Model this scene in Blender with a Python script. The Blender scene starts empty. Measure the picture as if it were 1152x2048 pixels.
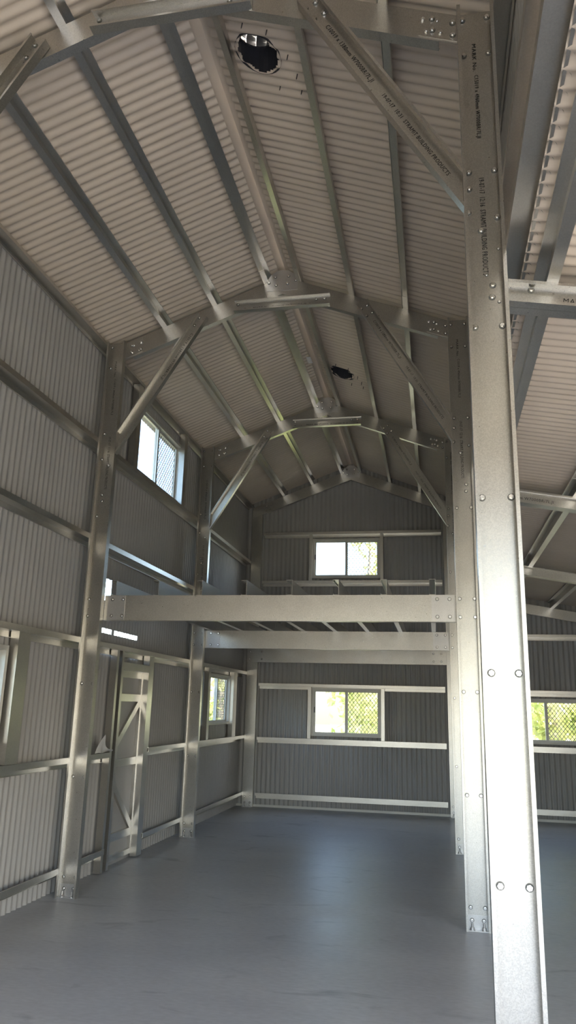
import bpy, math, random
from mathutils import Vector, Matrix
random.seed(7)
S = bpy.context.scene
COL = S.collection

# ------------------------------------------------------------------ measured layout (metres)
XL, XR, CW = -2.903, 0.348, 0.175            # outer faces of the two column rows, column width
XRO = XR + CW                                # outer face of right columns
FD = 0.065                                   # flange depth
FY = [3.055, 6.176, 9.258, 12.255]           # portal frame planes
XA, ZA, SL = -1.187, 5.372, 0.382            # ridge x, rafter soffit height at ridge, slope
RH = 0.18                                    # rafter height (vertical)
ZC = 4.96                                    # column top
BT, BB = 2.4745, 2.253                       # floor beam top / bottom
XW = XL - 0.113                              # left cladding centre
YE = 12.385                                  # end cladding centre
Y0 = -3.2                                    # front of the shed
XO = 3.75                                    # outer wall of the side bay
LT, LH, LS = 3.50, 0.108, 0.18               # side bay rafter: top = LT - LS*x
ZR0 = ZA + RH + 0.118                        # roof sheet centre at ridge

def zr(x): return ZR0 - SL * abs(x - XA)
def zl(x): return LT - LS * x + 0.125

# ------------------------------------------------------------------ materials
def nodes(name):
    m = bpy.data.materials.new(name); m.use_nodes = True
    nt = m.node_tree; b = nt.nodes['Principled BSDF']
    return m, nt, b, nt.nodes.new, nt.links.new
def ramp(nt, fac, a, b, pa=0.3, pb=0.7):
    r = nt.nodes.new('ShaderNodeValToRGB'); r.color_ramp.elements[0].position = pa; r.color_ramp.elements[1].position = pb
    r.color_ramp.elements[0].color = (*a, 1); r.color_ramp.elements[1].color = (*b, 1)
    nt.links.new(fac, r.inputs[0]); return r
def steel(name, base, rough=0.36, metal=0.9, spangle=260, k=.6):
    m, nt, b, N, L = nodes(name)
    tc = N('ShaderNodeTexCoord')
    vo = N('ShaderNodeTexVoronoi'); vo.inputs['Scale'].default_value = spangle; L(tc.outputs['Object'], vo.inputs['Vector'])
    no = N('ShaderNodeTexNoise'); no.inputs['Scale'].default_value = 6; no.inputs['Detail'].default_value = 4; L(tc.outputs['Object'], no.inputs['Vector'])
    mx = N('ShaderNodeMix'); mx.data_type = 'RGBA'; mx.inputs['Factor'].default_value = 0.35
    r1 = ramp(nt, vo.outputs['Color'], tuple(c * (1 - .16 * k) for c in base), tuple(min(1, c * (1 + .10 * k)) for c in base), 0.2, 0.8)
    r2 = ramp(nt, no.outputs['Fac'], tuple(c * 0.86 for c in base), tuple(min(1, c * 1.06) for c in base))
    L(r1.outputs[0], mx.inputs['A']); L(r2.outputs[0], mx.inputs['B']); L(mx.outputs['Result'], b.inputs['Base Color'])
    mr = N('ShaderNodeMapRange'); mr.inputs['To Min'].default_value = rough - 0.04 * k; mr.inputs['To Max'].default_value = rough + 0.05 * k
    L(vo.outputs['Color'], mr.inputs['Value']); L(mr.outputs[0], b.inputs['Roughness'])
    b.inputs['Metallic'].default_value = metal
    return m
def painted(name, base, rough=0.5, spec=0.4):
    m, nt, b, N, L = nodes(name)
    tc = N('ShaderNodeTexCoord'); no = N('ShaderNodeTexNoise'); no.inputs['Scale'].default_value = 1.3; no.inputs['Detail'].default_value = 3
    L(tc.outputs['Object'], no.inputs['Vector'])
    r = ramp(nt, no.outputs['Fac'], tuple(c * 0.93 for c in base), tuple(c * 1.05 for c in base)); L(r.outputs[0], b.inputs['Base Color'])
    b.inputs['Roughness'].default_value = rough; b.inputs['Specular IOR Level'].default_value = spec
    return m
def plain(name, base, rough=0.6, metal=0.0):
    m, nt, b, N, L = nodes(name)
    b.inputs['Base Color'].default_value = (*base, 1); b.inputs['Roughness'].default_value = rough; b.inputs['Metallic'].default_value = metal
    return m
M_ST = steel('galvanized_steel', (0.60, 0.582, 0.545), 0.31, 0.95, 230, 1.0)
M_PU = steel('galvanized_purlin_steel', (0.61, 0.59, 0.55), 0.30, 0.95, 200, .5)
M_BO = plain('zinc_bolt', (0.80, 0.79, 0.76), 0.22, 1.0)
M_WA = plain('shadow_ring_washer', (0.20, 0.20, 0.19), 0.55, 0.5)  # washer colour darkened to stand for the shadow ring round each bolt
M_BR = steel('bracket_steel', (0.62, 0.61, 0.60), 0.36, 0.85)
M_IN = plain('black_ink', (0.02, 0.02, 0.022), 0.8)
M_ROOF = painted('roof_backing_coat', (0.58, 0.50, 0.415), 0.45, 0.5)
M_WALL = painted('wall_backing_coat', (0.385, 0.375, 0.36), 0.42, 0.5)
M_AL = plain('window_aluminium', (0.55, 0.54, 0.50), 0.45, 0.35)
M_GR = plain('security_grille', (0.10, 0.10, 0.09), 0.6, 0.2)
M_BK = plain('black_ventilator', (0.035, 0.036, 0.045), 0.6, 0.0)
M_PAPER = plain('white_film', (0.72, 0.71, 0.68), 0.5)
M_TAPE = plain('sticker_paper', (0.8, 0.78, 0.75), 0.6)
M_BARK = plain('bark', (0.32, 0.27, 0.22), 0.9)

def floor_mat():
    m, nt, b, N, L = nodes('burnished_concrete')
    tc = N('ShaderNodeTexCoord')
    n1 = N('ShaderNodeTexNoise'); n1.inputs['Scale'].default_value = 0.9; n1.inputs['Detail'].default_value = 7; n1.inputs['Roughness'].default_value = 0.62
    mp = N('ShaderNodeMapping'); mp.inputs['Scale'].default_value = (0.7, 1.6, 1); L(tc.outputs['Object'], mp.inputs['Vector']); L(mp.outputs[0], n1.inputs['Vector'])
    n2 = N('ShaderNodeTexNoise'); n2.inputs['Scale'].default_value = 26; n2.inputs['Detail'].default_value = 6; L(mp.outputs[0], n2.inputs['Vector'])
    n3 = N('ShaderNodeTexNoise'); n3.inputs['Scale'].default_value = 2.6; n3.inputs['Detail'].default_value = 5; n3.inputs['Distortion'].default_value = 1.2; L(mp.outputs[0], n3.inputs['Vector'])
    r1 = ramp(nt, n1.outputs['Fac'], (0.41, 0.415, 0.43), (0.50, 0.505, 0.51), 0.35, 0.68)
    r3 = ramp(nt, n3.outputs['Fac'], (0.62, 0.62, 0.64), (1, 1, 1), 0.27, 0.39)
    r2 = ramp(nt, n2.outputs['Fac'], (0.90, 0.90, 0.90), (1.05, 1.05, 1.05), 0.3, 0.7)
    a = N('ShaderNodeMix'); a.data_type = 'RGBA'; a.blend_type = 'MULTIPLY'; a.inputs['Factor'].default_value = 1
    L(r1.outputs[0], a.inputs['A']); L(r2.outputs[0], a.inputs['B'])
    c = N('ShaderNodeMix'); c.data_type = 'RGBA'; c.blend_type = 'MULTIPLY'; c.inputs['Factor'].default_value = 0.8
    L(a.outputs['Result'], c.inputs['A']); L(r3.outputs[0], c.inputs['B']); L(c.outputs['Result'], b.inputs['Base Color'])
    mr = N('ShaderNodeMapRange'); mr.inputs['To Min'].default_value = 0.30; mr.inputs['To Max'].default_value = 0.50
    L(n1.outputs['Fac'], mr.inputs['Value']); L(mr.outputs[0], b.inputs['Roughness'])
    b.inputs['Specular IOR Level'].default_value = 0.45
    return m
M_FL = floor_mat()
def glass_mat():
    m = bpy.data.materials.new('clear_glass'); m.use_nodes = True; nt = m.node_tree; nt.nodes.clear()
    o = nt.nodes.new('ShaderNodeOutputMaterial'); t = nt.nodes.new('ShaderNodeBsdfTransparent'); g = nt.nodes.new('ShaderNodeBsdfGlossy')
    g.inputs['Roughness'].default_value = 0.02; t.inputs['Color'].default_value = (0.93, 0.96, 0.95, 1)
    f = nt.nodes.new('ShaderNodeFresnel'); ge = nt.nodes.new('ShaderNodeNewGeometry'); mi = nt.nodes.new('ShaderNodeMapRange'); mi.inputs['To Min'].default_value = 1.45; mi.inputs['To Max'].default_value = 1 / 1.45; nt.links.new(ge.outputs['Backfacing'], mi.inputs['Value']); nt.links.new(mi.outputs[0], f.inputs[0]); x = nt.nodes.new('ShaderNodeMixShader')
    nt.links.new(f.outputs[0], x.inputs[0]); nt.links.new(t.outputs[0], x.inputs[1]); nt.links.new(g.outputs[0], x.inputs[2]); nt.links.new(x.outputs[0], o.inputs[0])
    return m
M_GL = glass_mat()
def ground_mat():
    m, nt, b, N, L = nodes('dry_grass_ground')
    tc = N('ShaderNodeTexCoord'); n = N('ShaderNodeTexNoise'); n.inputs['Scale'].default_value = 3; n.inputs['Detail'].default_value = 6; L(tc.outputs['Object'], n.inputs['Vector'])
    r = ramp(nt, n.outputs['Fac'], (0.12, 0.13, 0.07), (0.29, 0.25, 0.18)); L(r.outputs[0], b.inputs['Base Color']); b.inputs['Roughness'].default_value = 0.95
    return m
def leaf_mat():
    m, nt, b, N, L = nodes('leaves')
    tc = N('ShaderNodeTexCoord'); n = N('ShaderNodeTexNoise'); n.inputs['Scale'].default_value = 2.2; n.inputs['Detail'].default_value = 4; L(tc.outputs['Object'], n.inputs['Vector'])
    r = ramp(nt, n.outputs['Fac'], (0.22, 0.28, 0.06), (0.72, 0.70, 0.30)); L(r.outputs[0], b.inputs['Base Color']); b.inputs['Roughness'].default_value = 0.6
    tr = N('ShaderNodeBsdfTranslucent'); L(r.outputs[0], tr.inputs['Color']); mx = N('ShaderNodeMixShader'); mx.inputs[0].default_value = 0.5
    o = nt.nodes['Material Output']; L(b.outputs[0], mx.inputs[1]); L(tr.outputs[0], mx.inputs[2]); L(mx.outputs[0], o.inputs[0])
    return m
M_GROUND = ground_mat(); M_LEAF = leaf_mat()

# ------------------------------------------------------------------ mesh helpers
class MB:
    def __init__(s): s.v = []; s.f = []
    def face(s, pts):
        i = len(s.v); s.v += [tuple(p) for p in pts]; s.f.append(tuple(range(i, i + len(pts))))
    def box(s, a, b):
        x0, y0, z0 = a; x1, y1, z1 = b; i = len(s.v)
        s.v += [(x0, y0, z0), (x1, y0, z0), (x1, y1, z0), (x0, y1, z0), (x0, y0, z1), (x1, y0, z1), (x1, y1, z1), (x0, y1, z1)]
        s.f += [tuple(i + k for k in q) for q in ((0, 3, 2, 1), (4, 5, 6, 7), (0, 1, 5, 4), (1, 2, 6, 5), (2, 3, 7, 6), (3, 0, 4, 7))]
    def sweep(s, prof, P0, P1, U, V, n0=None, n1=None):
        """thin section swept from P0 to P1; strips of quads per wall so concave sections stay clean.
        prof: list of convex quads [(u,v)*4]; n0/n1: end plane normals"""
        P0, P1, U, V = Vector(P0), Vector(P1), Vector(U), Vector(V); D = (P1 - P0).normalized()
        for q in prof:
            a = []; b = []
            for (u, v) in q:
                o = U * u + V * v; p = P0 + o; r = P1 + o
                if n0 is not None: n = Vector(n0); p = p + D * ((P0 - p).dot(n) / D.dot(n))
                if n1 is not None: n = Vector(n1); r = r + D * ((P1 - r).dot(n) / D.dot(n))
                a.append(p); b.append(r)
            i = len(s.v); s.v += [tuple(p) for p in a + b]
            s.f += [(i, i + 1, i + 2, i + 3), (i + 7, i + 6, i + 5, i + 4)]
            for k in range(4):
                j = (k + 1) % 4; s.f.append((i + k, i + 4 + k, i + 4 + j, i + j))
    def build(s, name, mat, parent=None, loc=None, bevel=0.0):
        me = bpy.data.meshes.new(name)
        o = Vector(loc) if loc is not None else Vector((0, 0, 0))
        me.from_pydata([tuple(Vector(v) - o) for v in s.v], [], s.f)
        me.materials.append(mat)
        import bmesh
        bm = bmesh.new(); bm.from_mesh(me); bmesh.ops.recalc_face_normals(bm, faces=bm.faces); bm.to_mesh(me); bm.free()
        ob = bpy.data.objects.new(name, me); COL.objects.link(ob); ob.location = o
        if parent: ob.parent = parent
        if bevel:
            m = ob.modifiers.new('edge', 'BEVEL'); m.width = bevel; m.segments = 2; m.limit_method = 'ANGLE'
        return ob
T = 0.003
def csec(h, d, l, t=T):
    """C: u = height 0..h, v = depth; web at v=0, flanges to v=d, lips"""
    q = [[(0, 0), (h, 0), (h, t), (0, t)], [(0, t), (t, t), (t, d), (0, d)], [(h - t, t), (h, t), (h, d), (h - t, d)]]
    if l: q += [[(t, d - t), (l, d - t), (l, d), (t, d)], [(h - l, d - t), (h - t, d - t), (h - t, d), (h - l, d)]]
    return q
def zsec(dep, f, l=0.013, t=T):
    """Z: web spans u=0..dep at v=0; inner flange at u=0 towards +v, outer flange at u=dep towards -v"""
    return [[(0, 0), (dep, 0), (dep, t), (0, t)], [(0, t), (t, t), (t, f), (0, f)], [(dep - t, -f), (dep, -f), (dep, 0), (dep - t, 0)],
            [(t, f - t), (l, f - t), (l, f), (t, f)], [(dep - l, -f), (dep - t, -f), (dep - t, -f + t), (dep - l, -f + t)]]
def empty(name, loc):
    o = bpy.data.objects.new(name, None); COL.objects.link(o); o.location = loc; o.empty_display_size = 0.1
    return o
def tag(o, label, cat, group=None):
    o['label'] = label; o['category'] = cat
    if group: o['group'] = group
    return o
def struct(o): o['kind'] = 'structure'; return o

# ------------------------------------------------------------------ bolts
def bolt_mesh(r, name):
    b = MB()
    def cyl(rad, y0, y1, n, ph=0):
        i = len(b.v)
        for y in (y0, y1):
            for k in range(n): a = 2 * math.pi * k / n + ph; b.v.append((rad * math.cos(a), y, rad * math.sin(a)))
        for k in range(n): b.f.append((i + k, i + (k + 1) % n, i + n + (k + 1) % n, i + n + k))
        b.f.append(tuple(i + k for k in range(n))); b.f.append(tuple(i + n + k for k in range(n - 1, -1, -1)))
    cyl(r * 1.25, 0, -0.0025, 16); cyl(r * 0.95, -0.0025, -r * 0.75, 6, 0.3); cyl(r * 0.6, -r * 0.75, -r * 1.25, 12)
    o = b.build(name, M_BO); me = o.data; me.materials.append(M_WA)
    for p in me.polygons:
        if p.center.y > -.0026 and p.index < 18: p.material_index = 1
    me = o.data; bpy.data.objects.remove(o); return me
ME_BOLT = bolt_mesh(0.0125, 'bolt'); ME_SCREW = bolt_mesh(0.0065, 'screw')
def bolt(parent, x, y, z, small=False):
    o = bpy.data.objects.new('screw' if small else 'bolt', ME_SCREW if small else ME_BOLT); COL.objects.link(o)
    o.parent = parent; o.location = (x, y, z); o.rotation_euler = (0, random.uniform(0, 6), 0); return o

# ------------------------------------------------------------------ printed ink on the steel
def ink(parent, text, loc, size, rot, align='LEFT', length=None):
    cu = bpy.data.curves.new('ink_marking', 'FONT'); cu.body = text; cu.size = size; cu.align_x = align; cu.align_y = 'CENTER'
    cu.extrude = 0.0004; cu.space_character = 1.12; cu.resolution_u = 2
    t = bpy.data.objects.new('tmp', cu); COL.objects.link(t)
    dg = bpy.context.evaluated_depsgraph_get(); me = bpy.data.meshes.new_from_object(t.evaluated_get(dg)); bpy.data.objects.remove(t)
    w_ = max(v.co.x for v in me.vertices)
    if length:
        for v in me.vertices: v.co.x *= length / w_
    me.materials.clear(); me.materials.append(M_IN); me.name = 'ink_marking'
    o = bpy.data.objects.new('ink_marking', me); COL.objects.link(o); o.parent = parent
    # text plane faces -Y; rot = in-plane rotation seen from the camera side (counter-clockwise)
    o.matrix_local = Matrix.Translation(loc) @ Matrix.Rotation(-rot, 4, 'Y') @ Matrix.Rotation(math.pi / 2, 4, 'X')
    return o

FN = ['nearest frame', 'second frame', 'third frame', 'end wall frame']

# ================================================================== SETTING
def sheet(name, mat, P, A, B, la, lb, nrm, brk=(), holes=(), circ=(), pitch=0.076, amp=0.0085):
    """corrugated sheet: origin P, corrugations vary along A (length la), run along B (length lb)"""
    P, A, B, Nn = Vector(P), Vector(A), Vector(B), Vector(nrm)
    n = int(round(la / pitch * 8)); step = la / n
    rows = {0.0, lb}
    for h in holes: rows |= {h[2], h[3]}
    for (ca, cb, r) in circ:
        k = 24
        for i in range(k + 1): rows.add(cb - r + 2 * r * i / k)
    rows = sorted(r for r in rows if -1e-6 <= r <= lb + 1e-6)
    vs = []; fs = []
    for i in range(n + 1):
        a = i * step; off = amp * math.cos(2 * math.pi * a / pitch)
        for r in rows: vs.append(tuple(P + A * a + B * r + Nn * off))
    R = len(rows)
    for i in range(n):
        am = (i + 0.5) * step
        for j in range(R - 1):
            bm_ = (rows[j] + rows[j + 1]) / 2; cut = False
            for h in holes:
                if h[0] < am < h[1] and h[2] < bm_ < h[3]:
                    if len(h) > 4 and (i % 8) == h[4]: continue
                    cut = True
            for (ca, cb, r) in circ:
                if (am - ca) ** 2 + (bm_ - cb) ** 2 < r * r: cut = True
            if not cut: fs.append((i * R + j, (i + 1) * R + j, (i + 1) * R + j + 1, i * R + j + 1))
    me = bpy.data.meshes.new(name); me.from_pydata(vs, [], fs); me.materials.append(mat)
    for p in me.polygons: p.use_smooth = True
    o = bpy.data.objects.new(name, me); COL.objects.link(o)
    return struct(o)

# floor slab
b = MB(); b.box((XW - 0.12, Y0 - 0.15, -0.15), (XO + 0.1, YE + 0.12, 0)); struct(b.build('floor', M_FL))
# windows in left wall: (y0,y1,z0,z1)
WL = [(3.75, 5.18, 1.24, 1.94), (7.17, 8.66, 3.98, 4.76), (10.30, 11.56, 1.27, 1.99)]
DOOR = (7.27, 7.97, 0.03, 1.86)
lh = [(w[0] - Y0, w[1] - Y0, w[2], w[3]) for w in WL]
lh.append((DOOR[0] - Y0 + .01, DOOR[1] - Y0 - .01, 0.0, DOOR[3] - .01))
# holes cut in the sheet, standing in for sun patches on wall and joists
lh += [(6.87 - Y0, 7.10 - Y0, 2.204, 2.25, 2), (7.13 - Y0, 7.75 - Y0, 2.204, 2.25, 2),
       (6.88 - Y0, 7.12 - Y0, 2.008, 2.03, 5), (7.18 - Y0, 7.25 - Y0, 2.0, 2.035, 5), (7.58 - Y0, 7.78 - Y0, 2.008, 2.03, 5),
       (6.86 - Y0, 6.98 - Y0, 2.52, 2.735), (7.53 - Y0, 8.03 - Y0, 2.52, 2.735), (8.96 - Y0, 9.30 - Y0, 2.80, 2.92)]
sheet('wall_left', M_WALL, (XW, Y0, 0), (0, 1, 0), (0, 0, 1), YE - Y0, zr(XW) + 0.0, (1, 0, 0), holes=lh)
# end wall, with gable tops made by clipping the rows
WE = [(-1.81, -0.69, 1.11, 1.86), (-1.84, -0.69, 3.66, 4.34), (1.24, 2.40, 1.10, 1.77)]
def end_wall():
    pitch = 0.076; step = pitch / 8; n = int((XO - XW) / step); vs = []; fs = []; idx = {}
    zb = sorted({w[2] for w in WE} | {w[3] for w in WE} | {0.0})
    def top(x): return zr(x) + 0.02 if x < XRO + 0.1 else zl(x)
    def vid(i, z):
        k = (i, round(z, 4))
        if k not in idx:
            x = XW + i * step; idx[k] = len(vs); vs.append((x, YE + 0.0085 * math.cos(2 * math.pi * i / 8), z))
        return idx[k]
    for i in range(n):
        x0 = XW + i * step; xm = x0 + step / 2; t0, t1 = top(x0), top(x0 + step)
        if abs(t0 - t1) > 0.1: t1 = t0
        zz = [z for z in zb if z < min(t0, t1)]
        for j in range(len(zz)):
            a = zz[j]; last = j == len(zz) - 1; bm_ = (a + (zz[j + 1] if not last else a + .2)) / 2
            if any(w[0] < xm < w[1] and w[2] < bm_ < w[3] for w in WE): continue
            fs.append((vid(i, a), vid(i + 1, a), vid(i + 1, t1 if last else zz[j + 1]), vid(i, t0 if last else zz[j + 1])))
    me = bpy.data.meshes.new('wall_back'); me.from_pydata(vs, [], fs); me.materials.append(M_WALL)
    for p in me.polygons: p.use_smooth = True
    o = bpy.data.objects.new('wall_back', me); COL.objects.link(o); struct(o)
end_wall()
# upper right wall above the side bay
XU = XRO + 0.108
sheet('wall_right', M_WALL, (XU, Y0, zl(XU) + 0.004), (0, 1, 0), (0, 0, 1), YE - Y0, zr(XU) - zl(XU) - 0.004, (-1, 0, 0))
# outer wall of the side bay; unseen opening added for sun bounce
sheet('wall_outer', M_WALL, (XO, Y0, 0), (0, 1, 0), (0, 0, 1), YE - Y0, zl(XO), (-1, 0, 0), holes=[(1.2, 5.3, 0.0, 2.1)])
# front wall: open roller door bays
b = MB()
for (x0, x1, z0, z1) in ((XW, -2.75, 0, 4.9), (0.25, 0.62, 0, 4.9), (3.5, XO, 0, 3.0), (-2.75, 0.25, 2.75, 4.9), (0.62, 3.5, 2.6, 3.0)):
    b.box((x0, Y0 - .06, z0), (x1, Y0, z1))
b.v += [(XW, Y0, 4.9), (XU, Y0, 4.9), (XA, Y0, zr(XA))]; b.f.append((len(b.v) - 3, len(b.v) - 2, len(b.v) - 1))
struct(b.build('wall_front', M_WALL))
# roof sheets
cs = 1 / math.sqrt(1 + SL * SL); lenL = (XA - 0.055 - (XW - 0.25)) / cs
vc = [(-0.842, 3.71, 0.137), (-0.878, 8.43, 0.14)]
dl = Vector((-cs, 0, -SL * cs)); dr = Vector((cs, 0, -SL * cs))
sheet('ceiling_left', M_ROOF, (XA - 0.055, Y0 - .2, zr(XA - 0.055)), (0, 1, 0), dl, YE - Y0 + .3, lenL, (-SL * cs, 0, cs))
sheet('ceiling_right', M_ROOF, (XA + 0.055, Y0 - .2, zr(XA + 0.055)), (0, 1, 0), dr, YE - Y0 + .3, (XU + 0.2 - XA - 0.055) / cs, (SL * cs, 0, cs),
      circ=[(y - Y0 + .2, (x - XA - .055) / cs, r) for x, y, r in vc])
cl = 1 / math.sqrt(1 + LS * LS)
sheet('ceiling_side', M_ROOF, (XU - 0.03, Y0 - .2, zl(XU - .03)), (0, 1, 0), (cl, 0, -LS * cl), YE - Y0 + .3, (XO + 0.33 - XU) / cl, (LS * cl, 0, cl))
# ridge cap
b = MB()
for sg in (-1, 1):
    b.face([(XA, Y0 - .2, ZR0 + .028), (XA, YE + .1, ZR0 + .028), (XA + sg * .17, YE + .1, zr(XA + .17) + .0095), (XA + sg * .17, Y0 - .2, zr(XA + .17) + .0095)])
for yy in (Y0 - .19, YE + .06): b.face([(XA - .3, yy, ZR0 - .25), (XA + .3, yy, ZR0 - .25), (XA + .3, yy, ZR0 + .0), (XA, yy, ZR0 + .06), (XA - .3, yy, ZR0 + 0)])
struct(b.build('trim_1', M_ROOF))
# base flashing along end and left wall
b = MB(); b.box((XW, YE - .02, 0), (XO, YE - .012, .035)); struct(b.build('trim_2', M_AL))
# corner flashings, added outside the sheets to block light leaks
b = MB(); b.box((XW - .05, YE - .12, 0), (XW - .02, YE + .05, 4.98)); b.box((XW - .05, YE + .02, 0), (XW + .12, YE + .05, 4.98)); b.box((XO + .02, YE - .12, 0), (XO + .05, YE + .05, 2.9)); b.box((XO - .12, YE + .02, 0), (XO + .05, YE + .05, 2.9)); struct(b.build('trim_3', M_WALL))
# door leaf (clad, K braced) in left wall
d = struct(empty('door_1', (XW, DOOR[0], 0)))
def dbox(nm, y0, y1, z0, z1, dx0=0.0, dx1=0.02, mat=M_PU, par=None):
    b = MB(); b.box((XW + dx0, y0, z0), (XW + dx1, y1, z1)); o = b.build(nm, mat, par or d); o.location -= d.location if not par else Vector(); return o
dbox('door_sheet', DOOR[0] - .02, DOOR[1] + .02, .0, 1.87, -.012, 0, M_WALL)
for z in (1.80, 1.56, 0.92, 0.22, 0.04): dbox('rail', DOOR[0], DOOR[1], z, z + (.075 if z > .1 else .05), 0, .03)
dbox('stile', DOOR[1] - .06, DOOR[1], .04, 1.86, 0.001, .032); dbox('stile', DOOR[0], DOOR[0] + .06, .04, 1.86, 0.001, .032)
for (ya, za_, yb, zb_) in ((7.92, 1.56, 7.31, 1.08), (7.31, 0.82, 7.92, 0.30)):
    b = MB(); D = Vector((0, yb - ya, zb_ - za_)).normalized(); n = Vector((0, -D.z, D.y))
    b.sweep([[(-.035, 0), (.035, 0), (.035, .026), (-.035, .026)]], (XW, ya, za_), (XW, yb, zb_), n, (1, 0, 0)); o = b.build('diagonal_brace', M_PU, d); o.location -= d.location
dbox('latch_box', DOOR[0] + .01, DOOR[0] + .055, .80, .93, .032, .05, M_BK)

# windows ----------------------------------------------------------
def window(idx, origin, ax, inn, w, h, mesh_right=True, mull=0.5):
    """origin: lower corner; ax: unit along width (as read left to right from inside); inn: unit towards the room"""
    root = struct(empty('window_%d' % idx, origin)); ax = Vector(ax); inn = Vector(inn); up = Vector((0, 0, 1))
    def bar(b, a0, a1, z0, z1, d0, d1):
        b.sweep([[(a0, d0), (a1, d0), (a1, d1), (a0, d1)]], up * z0, up * z1, ax, inn)
    b = MB(); f = .035
    bar(b, 0, w, 0, f, -.03, .05); bar(b, 0, w, h - f, h, -.03, .05); bar(b, 0, f, f, h - f, -.03, .05); bar(b, w - f, w, f, h - f, -.03, .05)
    b.build('window_frame', M_AL, root)
    m = w * mull
    for k, (a0, a1, dd) in enumerate(((f, m + .022, .012), (m - .022, w - f, -.012))):
        b = MB(); s = .026
        bar(b, a0, a1, f, f + s, dd - .01, dd + .01); bar(b, a0, a1, h - f - s, h - f, dd - .01, dd + .01)
        bar(b, a0, a0 + s + (.016 if k else 0), f + s, h - f - s, dd - .01, dd + .01); bar(b, a1 - s - (0 if k else .016), a1, f + s, h - f - s, dd - .01, dd + .01)
        sash = b.build('sash', M_AL, root)
        b = MB(); bar(b, a0 + s, a1 - s, f + s, h - f - s, dd - .002, dd + .002); b.build('pane', M_GL, sash)
        if k == 0:
            b = MB(); bar(b, a0 + .005, a0 + .018, h * .48, h * .60, dd + .01, dd + .03); b.build('latch', M_BK, sash)
    if mesh_right:
        b = MB(); a0, a1, z0, z1 = m + .024, w - f - .01, f + .01, h - f - .01; pt = .060; dd = -.028
        k = -40
        W = a1 - a0; H = z1 - z0; sl = 1.25
        for sg in (1, -1):
            c = -H * 2
            while c < W + H * 2:
                pts = []
                # line a = c + sg*(z)/sl
                za_, zb_ = 0.0, H
                aa, ab = c + sg * za_ / sl, c + sg * zb_ / sl
                def clip(z): return c + sg * z / sl
                lo, hi = (0 - c) * sl * sg, (W - c) * sl * sg
                if lo > hi: lo, hi = hi, lo
                lo = max(lo, 0); hi = min(hi, H)
                if hi - lo > .01:
                    p = ax * (a0 + clip(lo)) + up * (z0 + lo) + inn * dd; q = ax * (a0 + clip(hi)) + up * (z0 + hi) + inn * dd
                    D = (q - p).normalized(); n = D.cross(inn)
                    b.sweep([[(-.0038, -.002), (.0038, -.002), (.0038, .002), (-.0038, .002)]], p, q, n, inn)
                c += pt
        g = b.build('security_grille', M_GR, root)
        b = MB(); bar(b, a0 - .012, a0, z0, z1, dd - .006, dd + .006); bar(b, a1, a1 + .012, z0, z1, dd - .006, dd + .006); bar(b, a0, a1, z0 - .01, z0, dd - .006, dd + .006); bar(b, a0, a1, z1, z1 + .01, dd - .006, dd + .006)
        b.build('grille_frame', M_GR, root)
    return root
for i, w in enumerate(WL): window(i + 1, (XW, w[0], w[2]), (0, 1, 0), (1, 0, 0), w[1] - w[0], w[3] - w[2])
for i, w in enumerate(WE): window(i + 4, (w[0], YE, w[2]), (1, 0, 0), (0, -1, 0), w[1] - w[0], w[3] - w[2])

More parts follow.
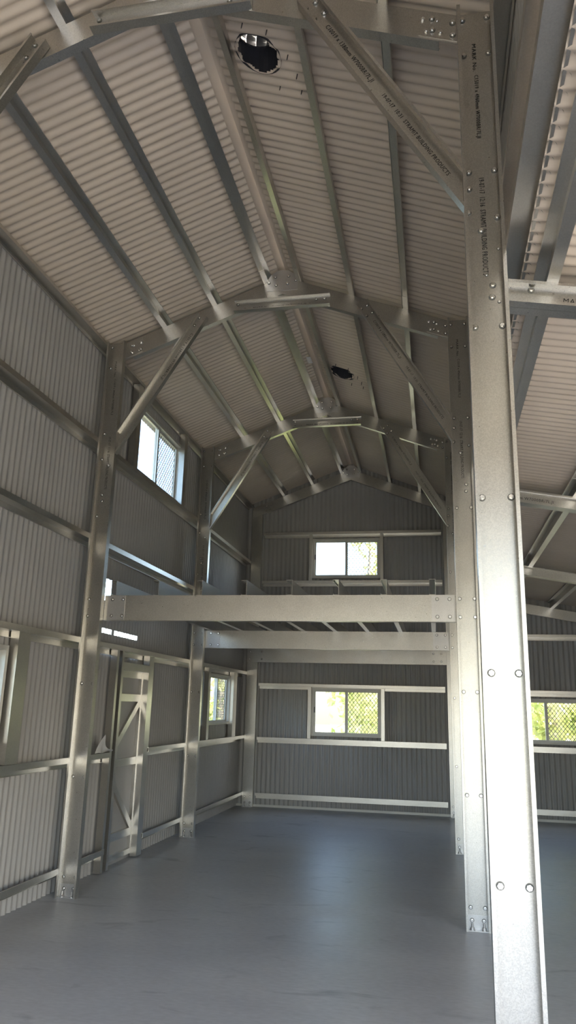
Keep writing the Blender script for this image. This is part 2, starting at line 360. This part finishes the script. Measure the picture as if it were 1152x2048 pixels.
# ================================================================== COLUMNS
BOLT_PX = None
CB = [(.028, 4.92), (.148, 4.92), (.028, 4.70), (.148, 4.70), (.03, 4.02), (.148, 4.02), (.028, 3.93), (.02, 3.80), (.15, 3.765), (.075, 3.70),
      (.115, 3.415), (.11, 3.355), (.03, 3.21), (.148, 3.21), (.03, 2.44), (.148, 2.44), (.03, 2.29), (.148, 2.29), (.038, 1.70), (.142, 1.70), (.038, 0.93), (.142, 0.93), (.038, .15), (.142, .15)]
TXT = ['C15019 x 4960mm W7000BR/7L.JI', '19-07-17  12:16  STRAMIT BUILDING PRODUCTS']
def column(fi, right):
    x = XR if right else XL; y = FY[fi]; side = 'right' if right else 'left'
    wh = {0: 'nearest', 1: 'second', 2: 'third', 3: 'end wall'}[fi]
    root = empty('steel_column', (x, y, 0))
    lab = {(0, 1): 'wide foreground galvanized steel column with bolts and black printing, nearest on the right',
           (1, 1): 'galvanized steel column just behind the foreground column, carrying the near floor beam',
           (2, 1): 'third galvanized column back in the right row, mostly hidden behind the second',
           (3, 1): 'narrow visible edge of the farthest right column at the end wall',
           (0, 0): 'galvanized steel column at the left wall nearest the camera, beside the near window',
           (1, 0): 'tall galvanized column on the left between the near window and the braced door',
           (2, 0): 'left row galvanized column between the braced door and the far left window',
           (3, 0): 'galvanized corner column where the left wall meets the end wall'}[(fi, int(right))]
    tag(root, lab, 'column', 'steel portal columns')
    b = MB()
    if fi < 3:
        b.sweep(csec(CW, FD, .016), (0, FD, 0), (0, FD, ZC), (1, 0, 0), (0, -1, 0))
    else:
        b.sweep(csec(CW, FD, .016), (0, .05, 0), (0, .05, ZC - .1), (1, 0, 0), (0, 1, 0))
    b.build('channel', M_ST, root)
    yw = FD - T if fi < 3 else .05
    # foot bracket with anchor bolts
    b = MB(); b.box((.006, yw - .004, .0), (CW - .006, yw, .10)); b.box((.006, yw - .05, 0), (CW - .006, yw, .006)); fb = b.build('foot_bracket', M_BR, root)
    for bx in (.045, .13):
        b = MB()
        for k, (rr, z0, z1, n) in enumerate(((.019, .006, .010, 14), (.014, .010, .024, 6), (.007, .024, .05, 10))):
            i0 = len(b.v)
            for z in (z0, z1):
                for q in range(n): a = 2 * math.pi * q / n; b.v.append((bx + rr * math.cos(a), yw - .028 + rr * math.sin(a), z))
            for q in range(n): b.f.append((i0 + q, i0 + (q + 1) % n, i0 + n + (q + 1) % n, i0 + n + q))
            b.f.append(tuple(i0 + n + q for q in range(n)))
        b.build('anchor_bolt', M_BK if False else M_BR, fb)
        bolt(fb, bx, yw - .004, .065)
    if fi < 3:
        for (u, z) in CB:
            if fi == 0 and 2.2 < z < 2.5 : continue
            bolt(root, u if right else CW - u, yw, z)
        if fi == 0:
            bolt(root, .03, yw, 2.42); bolt(root, .148, yw, 2.42)
            for (u, z) in ((.09, 3.47), (.148, 3.60), (.140, 3.33)): bolt(root, u, yw, z, True)
        sz = .034
        if right or fi == 1:
            ink(root, 'MARK No.', (.078, yw - .001, 4.77), sz * .8, -math.pi / 2, length=.17)
            ink(root, TXT[0], (.084, yw - .001, 4.58), sz * .8, -math.pi / 2, length=.37)
            ink(root, TXT[1], (.086, yw - .001, 3.99), sz, -math.pi / 2, length=.52)
        else:
            ink(root, TXT[0], (.085, yw - .001, 4.50), sz, -math.pi / 2); ink(root, TXT[1], (.085, yw - .001, 3.6), sz, -math.pi / 2)
    else:
        bolt(root, .04, yw, .15); bolt(root, .13, yw, .15)
    return root
for fi in range(4):
    for right in (False, True): column(fi, right)

# ================================================================== RAFTERS, BRACES, TIES, GUSSETS
def rafter(fi, sg):
    y = FY[fi] + FD if fi < 3 else FY[fi] + .04
    xe = (XL + .01) if sg < 0 else (XR + CW - .01)
    root = empty('roof_rafter', (xe, y, ZA - SL * abs(xe - XA)))
    side = 'left' if sg < 0 else 'right'
    tag(root, '%s half of the galvanized roof rafter on the %s' % (side, FN[fi]), 'rafter', 'roof rafters')
    P0 = Vector((XA, y, ZA)); P1 = Vector((xe, y, ZA - SL * abs(xe - XA)))
    cut = Vector((xe - sg * .25 * 1, y, 0))
    b = MB(); U = Vector((sg * SL * cs, 0, cs)); h = RH * cs
    prof = csec(h, .06, .014)
    # web runs to the column, flanges stop short of it
    web = [prof[0]]; fl = prof[1:]
    xs = XL + CW + .07 if sg < 0 else XR - .09
    P1f = Vector((xs, y, ZA - SL * abs(xs - XA)))
    b.sweep(web, P0, P1, U, (0, 1, 0), n0=(1, 0, 0), n1=(1, 0, 0)); b.sweep(fl, P0, P1f, U, (0, 1, 0), n0=(1, 0, 0))
    # small turned-down nib making the bright bottom edge
    b.sweep([[(-.004, -.003), (.002, -.003), (.002, 0), (-.004, 0)]], P0, P1f, U, (0, 1, 0), n0=(1, 0, 0))
    o = b.build('channel', M_ST, root); o.location = -root.location
    for k, (du, dv) in enumerate(((.02, .05), (.09, .045), (.035, .12), (.105, .115))):
        xx = xs - sg * (-.10) - sg * .0 if False else xs - sg * (du - .03)
        bo = bolt(root, 0, 0, 0); bo.location = Vector((xx, y - .001, ZA - SL * abs(xx - XA) + dv)) - root.location
    return root
def brace(fi, sg):
    y = FY[fi] + FD - .003
    xc = XL + CW - .0006 if sg < 0 else XR + .0006
    P0 = Vector((xc, y, 3.915)); xt = XA + sg * .77; P1 = Vector((xt, y, 5.185))
    root = empty('knee_brace', tuple(P0)); D = (P1 - P0).normalized(); U = Vector((D.z, 0, -D.x)); h = .118
    if sg > 0: U = -U
    side = 'left' if sg < 0 else 'right'
    tag(root, 'diagonal galvanized knee brace at the %s column of the %s' % (side, FN[fi]), 'brace', 'knee braces')
    Pa = P0 - U * (h / 2); Pa = Pa + D * ((xc - Pa.x) / D.x)
    b = MB(); b.sweep(csec(h, .055, .013), Pa, P1 - U * (h / 2), U, (0, -1, 0), n0=(1, 0, 0))
    o = b.build('channel', M_ST, root); o.location = -root.location
    for (t, u) in ((-.03, -.03), (-.03, .03), (-.12, -.03), (-.12, .03)):
        bo = bolt(root, 0, 0, 0); bo.location = P1 + D * t + U * u - Vector((0, .003, 0)) - root.location
    ang = math.atan2(D.z, D.x)
    if sg > 0:
        p = P1 - D * .20 - Vector((0, .004, 0)) - root.location
        ink(root, 'C10019 x 1380mm W7000BR/7L.JI', p, .034, ang + math.pi, length=.46)
        p = P1 - D * .76 - Vector((0, .004, 0)) - root.location
        ink(root, '19-07-17  10:31  STRAMIT BUILDING PRODUCTS', p, .03, ang + math.pi, length=.60)
    else:
        p = P1 - D * .2 - Vector((0, .004, 0)) - root.location
        ink(root, 'C10019 x 1380mm W7000BR/7L.JI', p, .034, ang + math.pi)
    return root
def tie(fi):
    y = FY[fi] + FD - .003; x0, x1, z0 = XA - .46, XA + .463, 5.195
    root = empty('apex_tie', (x0, y, z0)); tag(root, 'short horizontal galvanized tie below the roof apex of the %s' % FN[fi], 'tie beam', 'apex ties')
    b = MB(); b.sweep(csec(.118, .055, .013), (0, 0, 0), (x1 - x0, 0, .004), (0, 0, 1), (0, -1, 0)); b.build('channel', M_ST, root)
    for (u, v) in ((.03, .03), (.1, .035), (.03, .09), (x1 - x0 - .13, .085), (x1 - x0 - .05, .085), (x1 - x0 - .05, .03)): bolt(root, u, -.003, v)
    ink(root, 'MARK No. C10019  W7000BR/7L.JI', (.18, -.004, .04), .034, 0); 
    return root
def gusset(fi):
    y = FY[fi] + (FD if fi < 3 else .04) - .004
    root = empty('apex_gusset', (XA, y, ZA + .12)); tag(root, 'rounded bolted galvanized gusset plate joining the rafters at the %s apex' % FN[fi], 'gusset plate', 'apex gussets')
    pts = [(-.15, -.09), (.15, -.09), (.155, .02), (.11, .085), (.055, .125), (0, .135), (-.055, .125), (-.11, .085), (-.155, .02)]
    b = MB(); n = len(pts); b.v = [(x, 0, z) for x, z in pts] + [(x, .003, z) for x, z in pts]
    b.f = [tuple(range(n)), tuple(range(2 * n - 1, n - 1, -1))] + [(k, n + k, n + (k + 1) % n, (k + 1) % n) for k in range(n)]
    b.build('plate', M_BR, root)
    for (u, v) in ((-.13, 0), (-.07, .06), (-.06, -.03), (.06, .06), (.05, -.02), (.13, .01)): bolt(root, u, 0, v)
for fi in range(4):
    for sg in (-1, 1): rafter(fi, sg)
    gusset(fi)
    if fi < 3:
        tie(fi); brace(fi, -1); brace(fi, 1)

# eave connection plates that carry rafters to columns
for fi in range(3):
    for sg in (-1, 1):
        x0, x1 = (XL + CW - .01, XL + CW + .17) if sg < 0 else (XR - .19, XR + .01)
        y = FY[fi] + FD - .004; zb = lambda x: ZA - SL * abs(x - XA)
        b = MB(); q = [(x0, zb(x0) + .012), (x1, zb(x1) + .012), (x1, zb(x1) + .165), (x0, zb(x0) + .165)]
        b.v = [(x, y, z) for x, z in q] + [(x, y + .003, z) for x, z in q]; b.f = [(0, 1, 2, 3), (7, 6, 5, 4), (0, 4, 5, 1), (1, 5, 6, 2), (2, 6, 7, 3), (3, 7, 4, 0)]
        o = b.build('eave_plate', M_ST, loc=(x0, y, zb(x0))); tag(o, 'flat bolted steel plate joining rafter to %s column of the %s' % ('left' if sg < 0 else 'right', FN[fi]), 'plate', 'eave plates')
        for (t, dz) in ((.35, .055), (.85, .045), (.35, .125), (.85, .12)):
            xx = x0 + (x1 - x0) * (t if sg > 0 else t * 1.05 - .0)
            bolt(o, xx - x0, -.0005, zb(xx) + dz - zb(x0))

# ================================================================== PURLINS
BAYS = [(0.0, FY[0], 'in the bay over the camera'), (FY[0], FY[1], 'between nearest and second frames'), (FY[1], FY[2], 'between second and third frames'), (FY[2], YE - .02, 'between third frame and end wall')]
PO = [(1.14, 'first up from the eave'), (0.64, 'second up from the eave'), (0.135, 'beside the ridge')]
for sg in (-1, 1):
    for off, nm in PO:
        for bi, (ya, yb, bn) in enumerate(BAYS):
            x = XA + sg * off; U = Vector((sg * SL * cs, 0, cs)); V = Vector((sg * cs, 0, -SL * cs))
            zt = ZA + RH - SL * off
            lap = .22 if bi else 0
            b = MB()
            P = Vector((x, 0, zt))
            e = .0035 * (bi % 2)
            b.sweep(zsec(.100 * 1.0, .046), P + Vector((0, ya - lap + FD, 0)) + U * e + V * e, P + Vector((0, min(yb + FD + .12, YE - .02), 0)) + U * e + V * e, U, V)
            o = b.build('roof_purlin', M_PU, loc=(x, ya, zt))
            tag(o, '%s slope galvanized roof purlin %s, %s' % ('left' if sg < 0 else 'right', nm, bn), 'purlin', 'roof purlins')
# side bay purlins
for x, nm in ((0.685, 'nearest the columns'), (1.30, 'second out from the columns'), (1.96, 'third out from the columns'), (2.62, 'fourth out from the columns')):
    for bi, (ya, yb, bn) in enumerate(BAYS):
        U = Vector((LS * cl, 0, cl)); V = Vector((cl, 0, -LS * cl)); P = Vector((x, 0, LT - LS * x)); e = .0035 * (bi % 2)
        b = MB(); b.sweep(zsec(.100, .050), P + Vector((0, ya - (.22 if bi else 0) + .05, 0)) + U * e, P + Vector((0, min(yb + .17, YE - .02), 0)) + U * e, U, V)
        o = b.build('roof_purlin', M_PU, loc=(x, ya, LT - LS * x)); tag(o, 'side bay roof purlin %s, %s' % (nm, bn), 'purlin', 'side bay purlins')

# ================================================================== GIRTS
ORD = ['lowest', 'sill height', 'door head height', 'floor beam height', 'upper', 'eave']
def girt(P0, P1, out, name, label, grp, dep=.095, f=.048):
    b = MB(); b.sweep(zsec(dep, f, .012), P0, P1, out, (0, 0, 1)); o = b.build(name, M_PU, loc=P0); tag(o, label, 'girt', grp); return o
for gi, z in enumerate((.17, 1.035, 2.05, 2.99, 3.912, 4.915)):
    for bi, (ya, yb, bn) in enumerate(BAYS):
        segs = [(ya + .02, min(yb + .02, YE - .03))]
        if bi == 2 and gi < 2: segs = [(ya + .02, 7.06 + (.03 if gi == 0 else 0)), (8.05, yb + .02)]
        if gi == 5: yb_ = segs[0]
        for k, (s0, s1) in enumerate(segs):
            extra = '' if len(segs) == 1 else (' before the door' if k == 0 else ' beyond the door')
            girt((XL, s0, z), (XL, s1, z), (-1, 0, 0), 'wall_girt', 'left wall %s girt%s, %s' % (ORD[gi], extra, bn), 'left wall girts', f=.048 if gi < 5 else .03)
for gi, z in ((4, 3.556), (5, 3.885)):
    pass
for z, nm in ((3.556, 'lower'), (3.888, 'middle'), (4.90, 'eave')):
    for bi, (ya, yb, bn) in enumerate(BAYS):
        girt((XRO, ya + .02, z), (XRO, min(yb + .02, YE - .03), z), (1, 0, 0), 'wall_girt', 'right upper wall %s girt, %s' % (nm, bn), 'right upper wall girts', f=.048 if z < 4.5 else .03)
YG = FY[3] + .033
for z, nm in ((.17, 'lowest'), (1.02, 'window sill'), (1.872, 'window head'), (2.72, 'floor beam'), (3.57, 'upper window sill'), (4.41, 'upper window head')):
    girt((XL + CW + .035, YG, z), (XR - .033, YG, z), (0, 1, 0), 'wall_girt', 'end wall %s height girt between the two end columns' % nm, 'end wall girts', dep=.088, f=.044)
for z, nm in ((.135, 'lowest'), (1.02, 'window sill'), (1.845, 'window head'), (2.70, 'topmost')):
    girt((XRO + .03, YG, z), (XO - .1, YG, z), (0, 1, 0), 'wall_girt', 'side bay end wall %s girt' % nm, 'side bay end girts', dep=.088, f=.044)

# ================================================================== STUDS around openings
def stud(P, ax, out, h, w, label, dep=.07, zb=None):
    b = MB(); b.sweep(csec(w, dep, .012), P, Vector(P) + Vector((0, 0, h)), ax, out); o = b.build('trimmer_stud', M_PU, loc=P); tag(o, label, 'stud', 'trimmer studs'); return o
# left wall: web faces the room
stud((XL - .012, 5.215, 1.085), (0, 1, 0), (-1, 0, 0), .965, .17, 'short stud on the near edge window of the left wall')
stud((XL - .012, 8.62, 3.96), (0, 1, 0), (-1, 0, 0), .95, .11, 'stud at the far side of the high left window')
stud((XL - .012, 7.06, 3.96), (0, 1, 0), (-1, 0, 0), .95, .11, 'stud at the near side of the high left window')
stud((XL - .012, 10.20, 1.085), (0, 1, 0), (-1, 0, 0), .965, .10, 'stud on the near side of the far left window', )
stud((XL - .012, 11.55, 1.085), (0, 1, 0), (-1, 0, 0), .965, .20, 'wide stud on the far side of the far left window')
stud((XL - .012, 7.055, 0.01), (0, 1, 0), (-1, 0, 0), 2.04, .05, 'door jamb stud, outer one of the near pair')
stud((XL - .012, 7.18, 0.01), (0, 1, 0), (-1, 0, 0), 2.04, .055, 'door jamb stud right beside the door, near side')
stud((XL - .012, 7.93, 0.01), (0, 1, 0), (-1, 0, 0), 2.04, .14, 'door jamb stud on the far side of the braced door')
b = MB(); b.sweep(csec(.075, .07, .012), (XL - .012, 7.235, 1.87), (XL - .012, 7.93, 1.87), (0, 0, 1), (-1, 0, 0)); tag(b.build('door_head', M_PU, loc=(XL, 7.235, 1.87)), 'horizontal steel head over the braced door', 'door head')
for (x, z, h, w, lb) in ((-1.868, 1.068, .80, .055, 'thin stud left of the lower end wall window'), (-.688, 1.068, .80, .055, 'thin stud right of the lower end wall window'),
                      (-1.89, 3.62, .79, .05, 'thin stud left of the high end wall window'), (-.69, 3.62, .79, .05, 'thin stud right of the high end wall window'), (1.18, 1.068, .775, .055, 'thin stud left of the side bay window'), (2.405, 1.068, .775, .055, 'thin stud right of the side bay window')):
    stud((x, YG + .002, z), (1, 0, 0), (0, 1, 0), h, w, lb, dep=.05)

# ================================================================== FLOOR BEAMS and JOISTS
for fi in (1, 2, 3):
    y = FY[fi] + FD + .006 if fi < 3 else FY[fi] + .03
    x0, x1 = (XL + CW + .002, XR - .002) if fi < 3 else (XL, XR + CW * .0 - .002)
    root = empty('floor_beam', (x0, y, BB)); wh = {1: 'nearest and lowest galvanized beam crossing between the second frame columns', 2: 'middle galvanized floor beam crossing between the third frame columns', 3: 'farthest galvanized floor beam fixed against the end wall'}[fi]
    tag(root, wh, 'beam', 'upper floor beams')
    b = MB(); b.sweep(csec(BT - BB, .065, .018), (0, 0, 0), (x1 - x0, 0, 0), (0, 0, 1), (0, 1, 0)); b.build('channel', M_ST, root)
    if fi < 3:
        for (a0, a1) in ((.03, .195), (x1 - x0 - .195, x1 - x0 - .004)):
            b = MB(); b.box((a0, -.005, .004), (a1, 0, BT - BB - .004)); pl = b.build('end_cleat', M_BR, root)
            for u in (.045, .145):
                for v in (.04, .185): bolt(pl, a0 + u, -.005, v)
    else:
        for u in (.05, .25, x1 - x0 - .2, x1 - x0 - .08):
            for v in (.05, .17): bolt(root, u, 0, v)
JN = ['eighth', 'seventh', 'sixth', 'fifth', 'fourth', 'third', 'second', 'first']
for k in range(8):
    x = .136 - .402 * (7 - k)
    for (ya, yb, nm) in ((FY[1] + .075, FY[2] + .135, 'near bay'), (FY[2] + .14, YE - .06, 'far bay')):
        b = MB(); b.sweep(csec(.132, .05, .013), (x + .05, ya, BT + .001), (x + .05, yb, BT + .001), (0, 0, 1), (-1, 0, 0))
        o = b.build('floor_joist', M_PU, loc=(x, ya, BT)); tag(o, 'upper floor joist of the %s, %s from the right' % (nm, JN[k]), 'joist', 'upper floor joists')

# ================================================================== SIDE BAY RAFTERS
for fi in range(4):
    y = FY[fi]; x0 = XRO + .002; x1 = XO - .12
    root = empty('side_rafter', (x0, y, LT - LS * x0 - LH)); tag(root, 'sloping side bay rafter running right from the %s column' % FN[fi].replace(' frame', ''), 'rafter', 'side bay rafters')
    P0 = Vector((0, 0, 0)); P1 = Vector((x1 - x0, 0, -LS * (x1 - x0))); U = Vector((LS * cl, 0, cl)); h = LH * cl
    b = MB()
    if fi < 3:
        b.sweep(csec(h, .052, .014), P0 + Vector((0, .052, 0)), P1 + Vector((0, .052, 0)), U, (0, -1, 0), n0=(1, 0, 0)); b.build('front_channel', M_ST, root)
        b = MB(); b.sweep(csec(h, .06, .014), P0 + Vector((0, .0535, 0)), P1 + Vector((0, .0535, 0)), U, (0, 1, 0), n0=(1, 0, 0)); b.build('rear_channel', M_ST, root)
        bolt(root, .10, .049, .07); bolt(root, .34, .049, .03)
        txt = ['MARK No. R1', 'C10019 x 3750mm W7000BR/7L.JI', 'C10019 x 3750mm'][fi]
        p = Vector(((.23, .10, .1)[fi], .0485, 0)); p.z = .048 - LS * p.x
        ink(root, txt, p, .034, -math.atan(LS))
    else:
        b.sweep(csec(.15, .05, .014), P0 + Vector((0, .045, -.03)), P1 + Vector((0, .045, -.03)), U, (0, 1, 0), n0=(1, 0, 0)); b.build('channel', M_ST, root)
# outer side bay columns, beside the outer wall
for fi in range(4):
    b = MB(); b.sweep(csec(.15, .06, .015), (XO - .12 - .15, FY[fi] + .06, 0), (XO - .12 - .15, FY[fi] + .06, zl(XO) - .2), (1, 0, 0), (0, -1, 0))
    tag(b.build('side_column', M_ST, loc=(XO - .27, FY[fi], 0)), 'galvanized post on the outer wall of the side bay at the %s' % FN[fi], 'column', 'side bay posts')

# ================================================================== ROOF VENTILATORS
for vi, (x, y, r) in enumerate(vc):
    z = zr(x); root = empty('roof_ventilator', (x, y, z)); tag(root, ['round black roof ventilator opening nearest the camera, beside the ridge', 'smaller-looking dark roof ventilator opening farther down the roof'][vi], 'roof vent', 'roof ventilators')
    N_ = 28; b = MB(); rr = r + .012
    for k in range(N_):
        a = 2 * math.pi * k / N_; X, Y = rr * math.cos(a), rr * math.sin(a)
        b.v += [(X, Y, -SL * X - .012), (X, Y, .21)]
    for k in range(N_): j = (k + 1) % N_; b.f.append((2 * k, 2 * j, 2 * j + 1, 2 * k + 1))
    b.build('throat', M_BK, root)
    b = MB()
    for k in range(18):
        a = 2 * math.pi * k / 18; a2 = a + .52; prev = None
        for s in range(7):
            t = s / 6; R_ = rr * (1 + .45 * math.sin(math.pi * t)); zz = .19 + .22 * t
            p = (R_ * math.cos(a), R_ * math.sin(a), zz); q = (R_ * .93 * math.cos(a2), R_ * .93 * math.sin(a2), zz)
            if prev: b.face([prev[0], prev[1], q, p])
            prev = (p, q)
    b.build('turbine_vanes', M_BR, root)
    b = MB(); c0 = len(b.v); b.v.append((0, 0, .45))
    for k in range(24): a = 2 * math.pi * k / 24; b.v.append((rr * 1.0 * math.cos(a), rr * 1.0 * math.sin(a), .405))
    for k in range(24): b.f.append((0, 1 + k, 1 + (k + 1) % 24))
    b.build('top_cap', M_BK, root)
    for (dx, dy) in ((-.05, -.21), (.10, -.19), (.20, -.03), (.235, .11), (.10, .23), (.245, .23), (-.19, .1), (-.2, -.08)):
        b = MB(); n = 8; L_ = .042; zc = zr(x + dx) - z
        for zz, rad in ((.0, .0035), (-L_ * .8, .0032), (-L_, .0008)):
            for k in range(n): a = 2 * math.pi * k / n; b.v.append((dx + rad * math.cos(a) + zz * SL * .4, dy + rad * math.sin(a), zc + zz))
        for lv in range(2):
            for k in range(n): j = (k + 1) % n; b.f.append((lv * n + k, lv * n + j, (lv + 1) * n + j, (lv + 1) * n + k))
        b.build('screw', M_BK, root)
# sticker on the underside of the ridge capping
b = MB(); b.box((XA - .085, 8.10, ZR0 - .045), (XA - .03, 8.27, ZR0 - .0435)); tag(b.build('paper_sticker', M_TAPE, loc=(XA - .03, 8.2, ZR0 - .03)), 'small white sticker under the ridge between second and third frames', 'sticker')
# loose white film on the sill height girt, beside the door
b = MB(); nu, nv = 12, 9
for i in range(nu + 1):
    for j in range(nv + 1):
        u, v = i / nu, j / nv; yy = 6.74 + .34 * u
        zz = 1.086 + v * (.155 * (1 - u) ** 2.2 + .018) + .006 * math.sin(9 * u)
        xx = XL - .02 + .07 * v * v * (1 - u) + .014 * math.sin(7 * u + 2 * v) + .03 * u * v
        b.v.append((xx, yy + .04 * v * (.5 - u), zz))
for i in range(nu):
    for j in range(nv): a = i * (nv + 1) + j; b.f.append((a, a + nv + 1, a + nv + 2, a + 1))
o = b.build('plastic_film', M_PAPER, loc=(XL, 6.9, 1.09)); tag(o, 'crumpled white film lying on the left wall girt before the door', 'plastic film')
sm = o.modifiers.new('thick', 'SOLIDIFY'); sm.thickness = .0012

# ================================================================== OUTSIDE
b = MB(); b.v = [(-60, -60, -.16), (60, -60, -.16), (60, 80, -.16), (-60, 80, -.16)]; b.f = [(0, 1, 2, 3)]; struct(b.build('ground', M_GROUND))
def tree(x, y, h, r, label, seed, n=2000, low=.6):
    rnd = random.Random(seed); root = empty('leafy_tree', (x, y, -.16)); tag(root, label, 'tree', 'trees outside the windows')
    b = MB(); m = 9
    pts = [(0, 0, 0, .13), (.08, .05, h * .35, .10), (-.05, .1, h * .62, .07), (.05, 0, h * .9, .03)]
    for (px, py, pz, pr) in pts:
        for k in range(m): a = 2 * math.pi * k / m; b.v.append((px + pr * math.cos(a), py + pr * math.sin(a), pz))
    for s in range(3):
        for k in range(m): j = (k + 1) % m; b.f.append((s * m + k, s * m + j, (s + 1) * m + j, (s + 1) * m + k))
    b.build('trunk', M_BARK, root)
    b = MB(); cl_ = []
    for c in range(22):
        a = rnd.uniform(0, 6.28); q = rnd.random() ** .5 * r; cz = rnd.uniform(low, h); cl_.append((q * math.cos(a), q * math.sin(a), cz, rnd.uniform(.35, .8)))
    for i in range(n):
        c = rnd.choice(cl_); v = Vector((rnd.gauss(0, 1), rnd.gauss(0, 1), rnd.gauss(0, 1))); v.normalize(); p = Vector(c[:3]) + v * c[3] * rnd.random() ** .4
        d1 = Vector((rnd.gauss(0, 1), rnd.gauss(0, 1), rnd.gauss(0, 1))).normalized(); d2 = d1.cross(Vector((rnd.gauss(0, 1), rnd.gauss(0, 1), rnd.gauss(0, 1)))).normalized()
        s = rnd.uniform(.07, .14); b.face([p - d1 * s, p + d2 * s * .45, p + d1 * s, p - d2 * s * .45])
    b.build('foliage', M_LEAF, root)
TR = [(-5.0, 18.0, 4.3, 1.2), (-.9, 17.6, 3.5, 1.2), (2.6, 17.8, 4.2, 1.15), (6.2, 18.2, 4.2, 1.2), (9.6, 20.5, 4.6, 1.3), (-1.75, 22.6, 7.7, .45), (-9.0, 16.4, 2.4, 1.0), (-13.0, 18.5, 4.0, 1.3), (-6.8, 8.8, 2.9, 1.3)]
TL = ['bushy tree behind the left part of the end wall', 'bushy sunlit tree behind the lower end wall window', 'bushy tree behind the side bay window, left side', 'bushy tree behind the side bay window, right side', 'tree farthest right beyond the side bay window',
      'taller tree showing in the high end wall window', 'low bushy tree outside the left wall, beyond the door', 'bushy tree farthest out beyond the left wall', 'low tree outside the near left window']
for i, (t, l) in enumerate(zip(TR, TL)): tree(*t, l, 40 + i)

# ================================================================== LIGHT
w = bpy.data.worlds.new('sky'); S.world = w; w.use_nodes = True; nt = w.node_tree
sky = nt.nodes.new('ShaderNodeTexSky'); sky.sky_type = 'NISHITA'; sky.sun_disc = False
SUN_EL, SUN_AZ = math.radians(44), math.radians(97)     # azimuth measured from +Y towards +X
sky.sun_elevation = SUN_EL; sky.sun_rotation = SUN_AZ; sky.dust_density = 3.0; sky.air_density = 1.0; sky.ozone_density = 0.6
bg = nt.nodes['Background']; nt.links.new(sky.outputs[0], bg.inputs[0]); bg.inputs[1].default_value = 0.9
sd = bpy.data.lights.new('sun', 'SUN'); sd.energy = 9.0; sd.angle = math.radians(.6); sd.color = (1.0, .93, .82)
so = bpy.data.objects.new('sun', sd); COL.objects.link(so)
sdir = Vector((math.sin(SUN_AZ) * math.cos(SUN_EL), math.cos(SUN_AZ) * math.cos(SUN_EL), math.sin(SUN_EL)))
so.rotation_euler = sdir.to_track_quat('Z', 'Y').to_euler(); so.location = sdir * 30
def portal(loc, rot, sx, sy):
    l = bpy.data.lights.new('daylight_portal', 'AREA'); l.shape = 'RECTANGLE'; l.size = sx; l.size_y = sy; l.cycles.is_portal = True
    o = bpy.data.objects.new('daylight_portal', l); COL.objects.link(o); o.location = loc; o.rotation_euler = rot
portal((-1.25, Y0 - .1, 1.5), (math.pi / 2, 0, 0), 3.0, 3.05); portal((2.06, Y0 - .1, 1.3), (math.pi / 2, 0, 0), 2.9, 2.6)
portal((XO + .1, Y0 + 3.25, 1.05), (math.pi / 2, 0, math.pi / 2), 4.1, 2.1)

# ================================================================== CAMERA (solved from the column, rafter and beam lines)
yaw, pitch, roll, f_px = 0.19631986, 0.25503101, 0.02687872, 1493.267
cam = bpy.data.cameras.new('camera'); co = bpy.data.objects.new('camera', cam); COL.objects.link(co); S.camera = co
fw = Vector((-math.sin(yaw) * math.cos(pitch), math.cos(yaw) * math.cos(pitch), math.sin(pitch)))
rt = Vector((math.cos(yaw), math.sin(yaw), 0)); up = rt.cross(fw)
r2 = rt * math.cos(roll) + up * math.sin(roll); u2 = -rt * math.sin(roll) + up * math.cos(roll)
co.matrix_world = Matrix(((r2.x, u2.x, -fw.x, 0.168236), (r2.y, u2.y, -fw.y, 0), (r2.z, u2.z, -fw.z, 1.55), (0, 0, 0, 1)))
cam.sensor_fit = 'VERTICAL'; cam.sensor_height = 36.0; cam.lens = f_px / 2048 * 36.0; cam.clip_start = 0.05; cam.clip_end = 300
vs = S.view_settings; vs.view_transform = 'Standard'; vs.look = 'None'; vs.gamma = 1; vs.use_curve_mapping = False; vs.exposure = 1.25
